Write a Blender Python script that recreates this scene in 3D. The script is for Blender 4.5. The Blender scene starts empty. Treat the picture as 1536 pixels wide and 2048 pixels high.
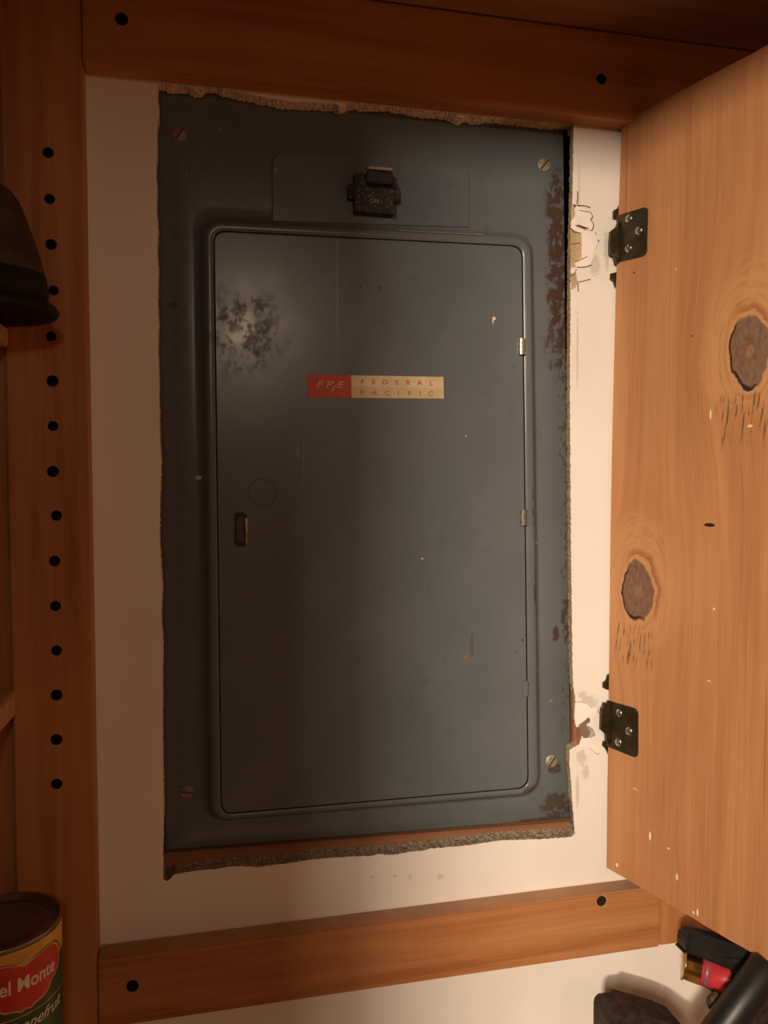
import bpy, bmesh, math, random
from mathutils import Vector, Matrix
from mathutils.geometry import tessellate_polygon
random.seed(7)
sc = bpy.context.scene
COL = sc.collection
Z0 = 1.45                      # height of the lens above the floor (m)
DIST = 0.64                    # lens to back wall (m)

# ------------------------------------------------------------------ camera
def cam_axes():
    yaw, pit, rol = math.radians(12.4), math.radians(1.9), math.radians(-.25)
    def M(v):
        x, y, z = v
        c, s = math.cos(rol), math.sin(rol); x, z = c*x - s*z, s*x + c*z
        c, s = math.cos(pit), math.sin(pit); y, z = c*y + s*z, -s*y + c*z
        c, s = math.cos(yaw), math.sin(yaw); x, y = c*x + s*y, -s*x + c*y
        return Vector((x, y, z))
    return M((1, 0, 0)), M((0, 1, 0)), M((0, 0, 1))
AX, AF, AU = cam_axes()
CP = Vector((0, -DIST, Z0))
cd = bpy.data.cameras.new('camera'); cam = bpy.data.objects.new('camera', cd); COL.objects.link(cam)
cd.sensor_fit = 'VERTICAL'; cd.sensor_height = 36; cd.lens = 1540/2048*36
cd.clip_start = .01
mw = Matrix((AX, AU, -AF)).transposed().to_4x4(); mw.translation = CP; cam.matrix_world = mw
sc.camera = cam
sc.view_settings.view_transform = 'Standard'; sc.view_settings.look = 'None'
sc.view_settings.gamma = 1; sc.view_settings.use_curve_mapping = False
sc.view_settings.exposure = 0.0

# ------------------------------------------------------------------ light
w = bpy.data.worlds.new('world'); sc.world = w; w.use_nodes = True
bg = w.node_tree.nodes['Background']; bg.inputs[0].default_value = (1.0, .385, .14, 1); bg.inputs[1].default_value = .09
def area(name, loc, aim, sx, sy, power, col, shape='RECTANGLE'):
    l = bpy.data.lights.new(name, 'AREA'); l.shape = shape; l.size = sx; l.size_y = sy; l.energy = power; l.color = col
    o = bpy.data.objects.new(name, l); COL.objects.link(o); o.location = loc
    o.rotation_euler = (Vector(aim) - Vector(loc)).to_track_quat('-Z', 'Y').to_euler()
    return o
area('hall_lamp', (-.75, -1.7, Z0+.47), (.2, 0, Z0), .085, .03, 34, (1, .805, .61))
area('added_soft_lamp', (-.715, -1.70, Z0+.60), (.2, 0, Z0-.1), .09, .24, 20, (1, .805, .60))  # unseen soft lamp, added so the wall brightens gradually downward
area('room_glow', (.09, -1.62, Z0+.46), (.02, 0, Z0+.13), .11, .11, 1.5, (1, .77, .56), 'ELLIPSE')

# ------------------------------------------------------------------ geometry helpers
def ray(px, py):
    return AF + AX*((px-768)/1540) + AU*(-(py-1024)/1540)
def at(px, py, out=0.0):
    d = ray(px, py); return CP + d*((DIST-out)/d.y)
TH = math.radians(18)
DD = Vector((math.sin(TH), -math.cos(TH), 0))
_b, _t = at(1213, 1735, .006), at(1243.5, 244, .006)      # bottom and top of the hinge edge: the door sags a little
UPD = (_t-_b).normalized(); DN = DD.cross(UPD).normalized()
if DN.x > 0: DN = -DN
OD = _b + UPD*((Z0-_b.z)/UPD.z); XH = OD.x
def dpt(px, py, off=0.0):      # point on the plywood door's face
    n = -DN; o = OD + DN*off; d = ray(px, py)
    return CP + d*((n.dot(o-CP))/n.dot(d))
def ds(p): return (p - OD).dot(DD)
def D3(s, z, off=0.0):
    h = (z-Z0)/UPD.z; return OD + UPD*h + (DD*(s - h*UPD.dot(DD))) + DN*off

def link(name, bm, mats, parent=None, smooth=False, recalc=True):
    me = bpy.data.meshes.new(name)
    if recalc: bmesh.ops.recalc_face_normals(bm, faces=bm.faces)
    bm.to_mesh(me); bm.free()
    for m in (mats if isinstance(mats, (list, tuple)) else [mats]): me.materials.append(m)
    if smooth:
        for p in me.polygons: p.use_smooth = True
    o = bpy.data.objects.new(name, me); COL.objects.link(o)
    if parent: setpar(o, parent)
    return o
def gpos(o):
    v = Vector(o.location)
    while o.parent: o = o.parent; v += o.location
    return v
def setpar(o, p):
    o.parent = p
    r = p
    while r.parent: r = r.parent
    if p.parent is None: o.matrix_parent_inverse = Matrix.Translation(-Vector(p.location))
def tag(o, label, cat, group=None):
    o['label'] = label; o['category'] = cat
    if group: o['group'] = group
    return o
def thing(name, loc, label, cat, group=None):
    o = bpy.data.objects.new(name, None); COL.objects.link(o); o.location = loc; o.empty_display_size = .02
    return tag(o, label, cat, group)
def struct(o): o['kind'] = 'structure'; return o
def poly3(bm, pts, vec, mi=0):
    """closed prism: polygon pts (3D) swept by vec"""
    vec = Vector(vec)
    a = [bm.verts.new(p) for p in pts]; b = [bm.verts.new(Vector(p)+vec) for p in pts]
    n = len(pts); fs = []
    tri = tessellate_polygon([[Vector(p) for p in pts]])
    for t in tri:
        fs.append(bm.faces.new([a[i] for i in t])); fs.append(bm.faces.new([b[i] for i in reversed(t)]))
    for i in range(n): fs.append(bm.faces.new((a[i], a[(i+1) % n], b[(i+1) % n], b[i])))
    for f in fs: f.material_index = mi
    return fs
def box(bm, x0, x1, y0, y1, z0, z1, mi=0, bev=0):
    r = bmesh.ops.create_cube(bm, size=1); vs = r['verts']
    for v in vs:
        v.co = Vector(((x0+x1)/2+v.co.x*(x1-x0), (y0+y1)/2+v.co.y*(y1-y0), (z0+z1)/2+v.co.z*(z1-z0)))
    fs = {f for v in vs for f in v.link_faces}
    for f in fs: f.material_index = mi
    if bev:
        es = {e for v in vs for e in v.link_edges}
        bmesh.ops.bevel(bm, geom=list(es), offset=bev, segments=2, affect='EDGES')
def frame(axis):
    a = Vector(axis).normalized(); t = Vector((0, 0, 1)) if abs(a.z) < .9 else Vector((1, 0, 0))
    u = a.cross(t).normalized(); return u, a.cross(u).normalized(), a
def lathe(bm, origin, axis, prof, seg=32, mi=0, arc=None):
    """prof: list of (radius, height along axis)"""
    u, v, a = frame(axis); origin = Vector(origin); rings = []
    for r, h in prof:
        if r < 1e-6: rings.append([bm.verts.new(origin+a*h)]); continue
        rings.append([bm.verts.new(origin + a*h + (u*math.cos(2*math.pi*i/seg)+v*math.sin(2*math.pi*i/seg))*r) for i in range(seg)])
    for A, B in zip(rings, rings[1:]):
        for i in range(seg):
            j = (i+1) % seg
            if len(A) == 1 and len(B) == 1: continue
            if len(A) == 1: f = bm.faces.new((A[0], B[i], B[j]))
            elif len(B) == 1: f = bm.faces.new((A[i], A[j], B[0]))
            else: f = bm.faces.new((A[i], A[j], B[j], B[i]))
            f.material_index = mi
def loft(bm, rings, closed=True, mi=0, cap=False):
    R = [[bm.verts.new(p) for p in r] for r in rings]
    n = len(R[0])
    for A, B in zip(R, R[1:]):
        for i in range(n if closed else n-1):
            f = bm.faces.new((A[i], A[(i+1) % n], B[(i+1) % n], B[i])); f.material_index = mi
    return R
def text_geo(body, size=1.0, bold=0.0, shear=0.0, fn=None):
    c = bpy.data.curves.new('t', 'FONT'); c.body = body; c.size = size; c.offset = bold; c.shear = shear
    c.align_x = 'CENTER'; c.align_y = 'CENTER'; c.resolution_u = 4
    o = bpy.data.objects.new('t', c); COL.objects.link(o)
    dg = bpy.context.evaluated_depsgraph_get(); dg.update()
    me = bpy.data.meshes.new_from_object(o.evaluated_get(dg))
    vs = [v.co.copy() for v in me.vertices]; fs = [list(p.vertices) for p in me.polygons]
    bpy.data.objects.remove(o); bpy.data.curves.remove(c); bpy.data.meshes.remove(me)
    return vs, fs
def put_text(bm, body, fn, size=1.0, bold=0.0, shear=0.0, mi=0, sx=1.0):
    vs, fs = text_geo(body, size, bold, shear)
    V = [bm.verts.new(fn(v.x*sx, v.y)) for v in vs]
    for f in fs:
        try: bm.faces.new([V[i] for i in f]).material_index = mi
        except ValueError: pass
def cut_holes(bm_board, holes, depth, axis_y_front, r=.0042):
    """drills round blind holes into a board by boolean, returns a new mesh datablock"""
    a = bpy.data.meshes.new('a'); bmesh.ops.recalc_face_normals(bm_board, faces=bm_board.faces); bm_board.to_mesh(a); bm_board.free()
    bb = bmesh.new()
    for p, rr in holes:
        lathe(bb, (p.x, axis_y_front-.002, p.z), (0, 1, 0), [(0, 0), (rr, 0), (rr, depth+.002), (0, depth+.003)], 20)
    bmesh.ops.recalc_face_normals(bb, faces=bb.faces)
    b = bpy.data.meshes.new('b'); bb.to_mesh(b); bb.free()
    oa = bpy.data.objects.new('a', a); ob = bpy.data.objects.new('b', b); COL.objects.link(oa); COL.objects.link(ob)
    m = oa.modifiers.new('b', 'BOOLEAN'); m.operation = 'DIFFERENCE'; m.object = ob; m.solver = 'EXACT'
    dg = bpy.context.evaluated_depsgraph_get(); dg.update()
    me = bpy.data.meshes.new_from_object(oa.evaluated_get(dg))
    bpy.data.objects.remove(oa); bpy.data.objects.remove(ob)
    bm = bmesh.new(); bm.from_mesh(me)
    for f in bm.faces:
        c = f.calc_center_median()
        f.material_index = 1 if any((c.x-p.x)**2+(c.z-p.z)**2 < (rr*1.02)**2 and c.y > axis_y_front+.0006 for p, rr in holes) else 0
    return bm

# ------------------------------------------------------------------ material helpers
class NT:
    def __init__(s, name, rough=.6, spec=.4, metal=0.0):
        s.m = bpy.data.materials.new(name); s.m.use_nodes = True; s.t = s.m.node_tree; s.b = s.t.nodes['Principled BSDF']
        s.b.inputs['Roughness'].default_value = rough; s.b.inputs['Specular IOR Level'].default_value = spec
        s.b.inputs['Metallic'].default_value = metal
        s.tc = s.n('ShaderNodeTexCoord'); s.P = s.tc.outputs['Object']
        sp = s.n('ShaderNodeSeparateXYZ'); s.l(s.P, sp.inputs[0]); s.x, s.y, s.z = sp.outputs
    def n(s, t): return s.t.nodes.new(t)
    def l(s, a, b):
        if hasattr(a, 'is_output'): s.t.links.new(a, b)
        else:
            if hasattr(b.default_value, '__len__') and not hasattr(a, '__len__'): a = (a,)*len(b.default_value)
            if hasattr(b.default_value, '__len__') and len(a) == 3 and len(b.default_value) == 4: a = (*a, 1)
            b.default_value = a
    def m_(s, op, a, b=0.0, c=0.0, clamp=False):
        q = s.n('ShaderNodeMath'); q.operation = op; q.use_clamp = clamp
        s.l(a, q.inputs[0]); s.l(b, q.inputs[1]); s.l(c, q.inputs[2]); return q.outputs[0]
    def add(s, a, b): return s.m_('ADD', a, b)
    def sub(s, a, b): return s.m_('SUBTRACT', a, b)
    def mul(s, a, b): return s.m_('MULTIPLY', a, b)
    def mx(s, a, b): return s.m_('MAXIMUM', a, b)
    def mn(s, a, b): return s.m_('MINIMUM', a, b)
    def step(s, v, lo, hi, a=0.0, b=1.0):
        q = s.n('ShaderNodeMapRange'); q.interpolation_type = 'SMOOTHSTEP'
        s.l(v, q.inputs[0]); q.inputs[1].default_value = lo; q.inputs[2].default_value = hi
        q.inputs[3].default_value = a; q.inputs[4].default_value = b; return q.outputs[0]
    def vec(s, x, y, z):
        q = s.n('ShaderNodeCombineXYZ'); s.l(x, q.inputs[0]); s.l(y, q.inputs[1]); s.l(z, q.inputs[2]); return q.outputs[0]
    def noise(s, v, scale=1.0, detail=4, rough=.55, dist=0.0):
        q = s.n('ShaderNodeTexNoise'); s.l(v, q.inputs['Vector']); q.inputs['Scale'].default_value = scale
        q.inputs['Detail'].default_value = detail; q.inputs['Roughness'].default_value = rough; q.inputs['Distortion'].default_value = dist
        return q.outputs['Fac']
    def scl(s, v, sx, sy, sz):
        q = s.n('ShaderNodeVectorMath'); q.operation = 'MULTIPLY'; s.l(v, q.inputs[0]); q.inputs[1].default_value = (sx, sy, sz); return q.outputs[0]
    def mix(s, f, a, b):
        q = s.n('ShaderNodeMix'); q.data_type = 'RGBA'; s.l(f, q.inputs[0]); s.l(a, q.inputs[6]); s.l(b, q.inputs[7]); return q.outputs[2]
    def ramp(s, f, stops):
        q = s.n('ShaderNodeValToRGB'); s.l(f, q.inputs[0]); e = q.color_ramp.elements
        while len(e) < len(stops): e.new(.5)
        for k, (p, c) in zip(e, stops): k.position = p; k.color = (*c, 1)
        return q.outputs[0]
    def ell(s, cx, cz, rx, rz, wob=0.0, sc_=200, u=None):
        """normalised distance to an ellipse centre in the x/z (or u/z) plane"""
        u = u if u is not None else s.x
        a = s.m_('DIVIDE', s.sub(u, cx), rx); b = s.m_('DIVIDE', s.sub(s.z, cz), rz)
        d = s.m_('SQRT', s.add(s.mul(a, a), s.mul(b, b)))
        if wob: d = s.add(d, s.mul(s.sub(s.noise(s.P, sc_, 3), .5), wob))
        return d
    def col(s, c): s.l(c, s.b.inputs['Base Color'])
    def rgh(s, v): s.l(v, s.b.inputs['Roughness'])
    def bump(s, h, strength=.3, dist=.001):
        q = s.n('ShaderNodeBump'); s.l(h, q.inputs['Height']); q.inputs['Strength'].default_value = strength
        q.inputs['Distance'].default_value = dist; s.l(q.outputs[0], s.b.inputs['Normal'])

def wood(name, axis, dark=(.27, .09, .028), mid=(.42, .17, .062), light=(.52, .25, .105), rough=.55):
    k = NT(name, rough, .3)
    g = {'x': (3, 60, 60), 'z': (60, 60, 3)}[axis]; f = {'x': (9, 900, 900), 'z': (900, 900, 9)}[axis]
    wv = k.noise(k.P, 6, 2)
    a = k.noise(k.scl(k.P, *g), 1.0, 5, .6, .6); b = k.noise(k.scl(k.P, *f), 1.0, 3)
    v = k.add(k.mul(a, .75), k.mul(b, .25)); v = k.add(v, k.mul(k.sub(wv, .5), .35))
    c = k.ramp(v, [(.3, dark), (.5, mid), (.72, light)])
    c = k.mix(k.step(b, .62, .78), c, dark)
    k.col(c); k.bump(k.add(a, b), .12, .0006); return k.m
def plain(name, col, rough=.5, spec=.5, metal=0.0, var=0.0, sc_=80, bump=0.0):
    k = NT(name, rough, spec, metal)
    n = k.noise(k.P, sc_, 4)
    if var: k.col(k.mix(k.step(n, .35, .65), tuple(c*(1-var) for c in col), tuple(min(1, c*(1+var)) for c in col)))
    else: k.col(col)
    if bump: k.bump(n, bump, .0006)
    return k.m

M_rail = wood('fir_horizontal', 'x'); M_up = wood('fir_vertical', 'z')
M_closet = plain('closet_brown', (.30, .15, .065), .7, .3, 0, .12, 12)
M_bore = plain('shaded_bore', (.045, .024, .014), .9, .1)  # dark colour painted inside the holes to stand for their shade
M_pale = wood('pale_shelf_wood', 'x', (.36, .20, .10), (.5, .3, .17), (.58, .38, .23))
M_stud = wood('old_framing', 'x', (.16, .07, .035), (.26, .12, .06), (.34, .17, .09), .8)
M_black = plain('black_plastic', (.012, .011, .010), .42, .5, 0, .3, 60, .1)
M_dark = plain('void', (.006, .005, .004), .9)

def m_wall():
    k = NT('cream_paint', .55, .35)
    n = k.noise(k.P, 7, 4); n2 = k.noise(k.P, 340, 3)
    c = k.mix(k.step(n, .35, .7), (.80, .755, .70), (.84, .80, .745))
    # grey scuffs on the strip beside the door
    p = at(1185, 1500)
    for (px, py, rx, rz) in ((1163, 1515, .006, .008), (1178, 1405, .010, .008), (1165, 1390, .005, .004), (1172, 1545, .004, .008), (1155, 1580, .002, .02), (1158, 380, .001, .030), (1155, 700, .0012, .04), (1190, 530, .006, .012), (1213, 500, .003, .02), (880, 1753, .004, .003), (790, 1752, .0022, .0015), (745, 1754, .002, .0015), (820, 1753, .0016, .0025)):
        q = at(px, py); d = k.ell(q.x, q.z, rx, rz, 1.6, 260)
        c = k.mix(k.mul(k.step(d, .5, 1.1, 1, 0), .45), c, (.40, .37, .31))
    k.col(c); k.bump(k.add(n2, k.mul(n, .5)), .06, .0005); return k.m
M_wall = m_wall()
def m_crumb():
    k = NT('crumbling_plaster', .95, .1)
    n = k.noise(k.P, 420, 5, .7); n2 = k.noise(k.P, 90, 3)
    c = k.ramp(n, [(.34, (.07, .052, .038)), (.44, (.26, .21, .16)), (.60, (.40, .345, .275)), (.70, (.74, .68, .60))])
    c = k.mix(k.step(n2, .52, .7), c, (.22, .16, .11)); k.col(c); k.bump(n, .9, .0016); return k.m
M_crumb = m_crumb()
M_edge = plain('broken_plaster_edge', (.66, .56, .48), .9, .2, 0, .14, 200, .4)
M_paper = plain('torn_drywall_paper', (.50, .37, .215), .85, .2, 0, .16, 130, .1)
M_flake = plain('loose_paint', (.88, .83, .78), .55, .3, 0, .04, 60)
M_crack = plain('crack_dirt', (.22, .15, .105), .9)
M_slit = plain('red_brown_stain', (.16, .05, .03), .8)

def m_paint():
    k = NT('grey_enamel', .4, .5)
    n = k.noise(k.P, 14, 4); fine = k.noise(k.P, 900, 2)
    c = k.mix(k.step(n, .3, .7), (.112, .130, .143), (.128, .147, .160))
    c = k.mix(k.mul(k.step(k.noise(k.P, 45, 5, .65), .60, .72), .35), c, (.075, .080, .082))
    rough = k.add(.22, k.mul(k.noise(k.P, 30, 3), .10))
    # rubbed smear with grimy spots, lamp highlight partly painted into its colour
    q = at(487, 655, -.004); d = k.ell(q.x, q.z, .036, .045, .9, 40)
    grime = k.mul(k.step(d, 1.15, .4), k.step(k.noise(k.scl(k.P, 120, 120, 95), 1, 6, .72), .46, .66))
    c = k.mix(k.mul(grime, .55), c, (.045, .042, .04))
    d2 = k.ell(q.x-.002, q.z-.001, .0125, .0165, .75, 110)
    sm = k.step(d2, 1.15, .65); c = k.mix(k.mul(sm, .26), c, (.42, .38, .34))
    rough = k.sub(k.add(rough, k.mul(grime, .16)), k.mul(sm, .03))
    # rust
    R = (.062, .030, .018)
    for (px, py, rx, rz, th, amt) in ((1114, 430, .012, .040, .42, .9), (1118, 560, .012, .055, .42, .95), (1116, 690, .013, .025, .46, .8),
            (1128, 800, .006, .09, .5, .6), (1112, 1268, .0038, .007, .38, .9), (1132, 1240, .005, .020, .44, .8), (1132, 1400, .005, .035, .52, .5),
            (1118, 1610, .018, .012, .40, .8), (1088, 1640, .03, .003, .4, .8), (1112, 1537, .008, .005, .4, .8), (1128, 1090, .004, .06, .5, .6),
            (1062, 1170, .0015, .02, .45, .9), (1058, 1000, .0015, .03, .5, .8), (1050, 1572, .008, .004, .42, .6), (965, 1590, .02, .0012, .45, .7),
            (930, 467, .05, .0016, .45, .0)):
        p = at(px, py, -.013); d = k.ell(p.x, p.z, rx, rz, .9, 120)
        msk = k.mul(k.step(d, 1.15, .75), k.step(k.noise(k.scl(k.P, 150, 150, 110), 1, 5, .65), th, th+.07))
        c = k.mix(k.mul(msk, amt), c, R); rough = k.add(rough, k.mul(msk, .3))
    # knockout ring, scratches, paint specks
    p = at(525, 985, -.004); d = k.ell(p.x, p.z, .0112, .0112, .16, 180)
    rg = k.mn(k.step(d, .90, .97), k.step(d, 1.10, 1.03)); c = k.mix(k.mul(rg, .55), c, (.04, .04, .04))
    for (px, py, rx, rz, col, amt) in ((674, 600, .00028, .058, (.50, .46, .40), .8), (606, 925, .0003, .018, (.5, .46, .4), .5), (595, 900, .0003, .008, (.6, .55, .5), .8),
            (397, 955, .0028, .0018, (.66, .58, .46), 1), (986, 638, .0016, .0016, (.75, .70, .62), 1), (984, 643, .0007, .0026, (.7, .66, .6), 1),
            (930, 1312, .0024, .0015, (.26, .15, .035), 1), (843, 1117, .0009, .0009, (.7, .65, .55), 1), (930, 872, .0007, .0007, (.7, .65, .55), .8),
            (720, 575, .0012, .0014, (.03, .03, .03), .9), (759, 577, .0011, .0014, (.03, .025, .02), .9), (856, 1171, .0006, .0006, (.05, .03, .02), 1),
            (1030, 1302, .0008, .0008, (.05, .03, .02), 1), (1043, 1279, .0008, .0012, (.05, .03, .02), 1), (440, 252, .0004, .003, (.5, .45, .38), 1),
            (372, 342, .0004, .002, (.45, .4, .35), 1), (553, 333, .0008, .001, (.55, .5, .42), 1), (345, 605, .004, .0025, (.05, .05, .05), .6),
            (1076, 1087, .0018, .0006, (.6, .55, .48), 1), (1078, 1343, .0024, .0004, (.5, .46, .4), .9), (1109, 1406, .0015, .0008, (.35, .3, .2), .8),
            (942, 1290, .002, .012, (.085, .09, .09), .7), (505, 955, .0007, .0007, (.5, .45, .4), .6)):
        p = at(px, py, -.006); d = k.ell(p.x, p.z, rx, rz, .5 if rx > .0006 else .1, 900)
        c = k.mix(k.mul(k.step(d, 1.1, .8), amt), c, col)
    k.col(c); k.rgh(rough); k.bump(fine, .05, .0003); return k.m
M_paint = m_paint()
M_dust = plain('ledge_dust', (.30, .23, .15), .95, .1, 0, .3, 300)

def m_ply():
    k = NT('fir_plywood', .5, .3)
    q = k.n('ShaderNodeVectorMath'); q.operation = 'DOT_PRODUCT'; k.l(k.P, q.inputs[0]); q.inputs[1].default_value = DD
    s = k.sub(q.outputs['Value'], OD.dot(DD))
    knots = []
    for (cx, cy, lx, ty, by) in ((1500, 703, 1463, 628, 770), (1277, 1183, 1248, 1122, 1242)):
        c = dpt(cx, cy); l = dpt(lx, cy); t = dpt(cx, ty); b = dpt(cx, by)
        knots.append((ds(c), c.z, abs(ds(c)-ds(l)), (t.z-b.z)/2))
    u = s; dists = []
    for (ks, kz, rx, rz) in knots:
        a = k.m_('DIVIDE', k.sub(s, ks), rx); b = k.m_('DIVIDE', k.sub(k.z, kz), rz)
        d = k.m_('SQRT', k.add(k.mul(a, a), k.mul(b, b)))
        d = k.add(d, k.add(k.mul(k.sub(k.noise(k.vec(s, 0, k.z), 38, 3), .5), .75), k.mul(k.sub(k.noise(k.vec(s, 0, k.z), 160, 3), .5), .16))); dists.append((d, a, b))
        g = k.m_('EXPONENT', k.mul(k.mul(d, d), -.16))
        u = k.sub(u, k.mul(k.mul(k.mul(a, rx), g), .8))
        u = k.add(u, k.mul(g, .010))
    gv = k.vec(k.mul(u, 105), 0, k.mul(k.z, 2.2)); fv = k.vec(k.mul(u, 1500), 0, k.mul(k.z, 14))
    a = k.noise(gv, 1, 5, .6, .35); b = k.noise(fv, 1, 3, .6)
    big = k.noise(k.vec(k.mul(u, 26), 3, k.mul(k.z, 3.5)), 1, 2)
    v = k.add(k.add(k.mul(a, .34), k.mul(b, .34)), k.mul(big, .32))
    dk, md, lt = (.33, .135, .055), (.45, .205, .088), (.57, .285, .125)
    c = k.ramp(v, [(.34, dk), (.5, md), (.66, lt)])
    pores = k.mul(k.step(b, .66, .76), k.step(a, .42, .60)); c = k.mix(k.mul(pores, .6), c, (.14, .055, .022))
    long_ = k.step(k.noise(k.vec(k.mul(u, 330), 9, k.mul(k.z, 3)), 1, 3), .66, .71); c = k.mix(k.mul(long_, .55), c, (.16, .07, .03))
    for (d, aa, bb), (ks, kz, rx, rz) in zip(dists, knots):
        # pale swirl round the knot with growth lines
        halo = k.mul(k.step(d, 3.2, 1.8), k.step(bb, -2.3, -1.0))
        ringn = k.noise(k.vec(k.mul(d, 7), k.mul(aa, .4), k.mul(bb, .4)), 1, 3)
        c = k.mix(k.mul(halo, .75), c, k.ramp(k.add(k.mul(ringn, .6), k.mul(a, .4)), [(.36, (.40, .185, .08)), (.5, (.56, .29, .125)), (.64, (.46, .21, .09))]))
        redr = k.mul(k.mul(k.step(d, 1.55, 1.25), k.step(k.add(aa, bb), -.3, .9)), .6); c = k.mix(redr, c, (.25, .075, .03))
        c = k.mix(k.step(d, 1.22, 1.14), c, (.52, .27, .115))
        core = k.step(d, 1.06, .98); kn = k.add(k.mul(k.noise(k.vec(k.mul(d, 3), s, k.z), 2.2, 4), .35), k.mul(k.noise(k.vec(k.mul(s, 2), 0, k.z), 160, 4), .65))
        c = k.mix(core, c, k.ramp(kn, [(.35, (.13, .072, .046)), (.6, (.235, .13, .085))]))
        rim = k.mul(k.mn(k.step(d, .94, 1.0), k.step(d, 1.12, 1.05)), k.step(k.add(aa, k.mul(bb, .6)), .2, -.5)); c = k.mix(rim, c, (.03, .016, .012))
        c = k.mix(k.mul(k.step(d, .30, .12), .5), c, (.34, .19, .08))
        # torn grain under the knot
        reg = k.mul(k.mul(k.step(bb, -1.05, -1.35), k.step(bb, -2.9, -2.1)), k.step(k.m_('ABSOLUTE', k.add(aa, .35)), 1.7, 1.0))
        st = k.step(k.noise(k.vec(k.mul(k.add(s, k.mul(k.z, -.10)), 420), 5, k.mul(k.z, 38)), 1, 3, .6), .55, .60)
        c = k.mix(k.mul(k.mul(reg, st), .85), c, (.085, .06, .042))
    # white paint flecks and one dark nick
    for (px, py, rx, rz, cc) in ((1300, 1672, .0011, .004, (.85, .78, .68)), (1337, 1697, .0012, .0009, (.85, .78, .68)), (1354, 1754, .0014, .003, (.7, .58, .45)), (1234, 1730, .0012, .002, (.85, .78, .68)),
            (1421, 829, .0008, .004, (.75, .68, .6)), (1428, 1218, .0008, .0012, (.85, .7, .5)), (1387, 1825, .0008, .0015, (.85, .78, .68)), (1395, 1825, .0008, .003, (.85, .78, .68)),
            (1500, 852, .0022, .0012, (.75, .55, .4)), (1270, 1578, .003, .0007, (.7, .5, .38)), (1352, 538, .0008, .001, (.75, .5, .35)), (1268, 545, .0014, .0008, (.10, .04, .02)),
            (1419, 1050, .0052, .0016, (.03, .015, .015)), (1385, 672, .0007, .001, (.08, .03, .02)), (1418, 1362, .002, .0007, (.7, .5, .36))):
        p = dpt(px, py); d = k.ell(ds(p), p.z, rx, rz, .5, 900, u=s); c = k.mix(k.step(d, 1.1, .8), c, cc)
    k.col(c); k.bump(k.add(a, b), .10, .0006); return k.m
M_ply = m_ply()
M_bronze = plain('antique_bronze', (.075, .058, .030), .38, .5, .75, .25, 70, .05)
M_zinc = plain('zinc_screw', (.62, .60, .54), .28, .5, 1.0, .1, 200)
M_brassold = plain('tarnished_brass', (.34, .27, .17), .5, .5, .7, .3, 300, .2)
M_screw = plain('aged_screw_head', (.34, .30, .22), .5, .5, .35, .25, 350, .2)
M_screwbrown = plain('brown_screw_head', (.26, .19, .15), .55, .5, .3, .25, 350, .2)

# ------------------------------------------------------------------ the closet shell
def catmull_noise(pts, step, amp, seed):
    rnd = random.Random(seed); out = []
    for a, b in zip(pts, pts[1:]+pts[:1]):
        L = (Vector(b)-Vector(a)).length; n = max(1, int(L/step))
        for i in range(n):
            t = i/n; out.append((a[0]+(b[0]-a[0])*t+rnd.uniform(-amp, amp), a[1]+(b[1]-a[1])*t+rnd.uniform(-amp, amp)))
    return out
top = [(316,168),(342,174),(368,174),(387,182),(405,184),(410,175),(431,174),(446,181),(467,186),(480,191),(506,195),(530,201),(553,205),(575,208),(620,210),(670,212),(680,220),(700,210),(740,212),(768,212),(799,215),(851,227),(896,227),(926,242),(935,234),(965,240),(981,237),(1017,242),(1053,245),(1101,249),(1121,250),(1147,250)]
top = [(x, y-6) if 330 < x < 1130 else (x, y-3) for x, y in top]
right = [(1146,320),(1145,400),(1143,450),(1141,520),(1141,600),(1140,700),(1140,850),(1141,960),(1142,1100),(1144,1250),(1145,1330),(1146,1370),(1150,1395),(1151,1420),(1153,1445),(1160,1462),(1158,1488),(1147,1495),(1139,1500),(1139,1530),(1142,1560),(1144,1600),(1147,1640),(1150,1668)]
bottom = [(1140,1674),(1100,1677),(1060,1679),(1000,1681),(924,1692),(861,1697),(841,1702),(818,1704),(786,1710),(760,1708),(738,1712),(709,1713),(655,1716),(617,1720),(574,1727),(540,1731),(520,1734),(469,1732),(444,1736),(427,1738),(395,1741),(368,1745),(347,1750),(336,1762),(327,1758)]
left = [(326,1700),(327,1600),(325,1480),(325,1350),(326,1290),(322,1230),(325,1180),(322,1130),(319,1080),(320,1000),(322,910),(319,860),(318,760),(316,700),(317,650),(315,600),(317,540),(314,500),(316,460),(313,420),(314,380),(312,340),(314,300),(313,260),(317,230),(318,212),(314,198)]
bm = bmesh.new()
hp = catmull_noise(top+right+bottom+left, 3.2, .75, 3)
front = [at(x, y, 0) for x, y in hp]
cen = sum(front, Vector())/len(front)
X0, X1, ZA, ZB = -.80, .64, 0.0, 2.40
outer = [Vector((X0, 0, ZA)), Vector((X1, 0, ZA)), Vector((X1, 0, ZB)), Vector((X0, 0, ZB))]
allp = outer + front
V = [bm.verts.new(p) for p in allp]
for t in tessellate_polygon([outer, front]):
    try: bm.faces.new([V[i] for i in t]).material_index = 0
    except ValueError: pass
rnd = random.Random(5); prev = V[4:]; n = len(front)
zb = at(768, 1700).z
walk = 0
shift = []
for i, p in enumerate(front):
    walk = walk*.9 + rnd.uniform(-1, 1)*.25
    isbot = 1 if 1660 < hp[i][1] and 335 < hp[i][0] < 1140 else 0
    istop = 1 if hp[i][1] < 255 and 330 < hp[i][0] < 1130 else 0
    shift.append((isbot, istop, walk))
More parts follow.
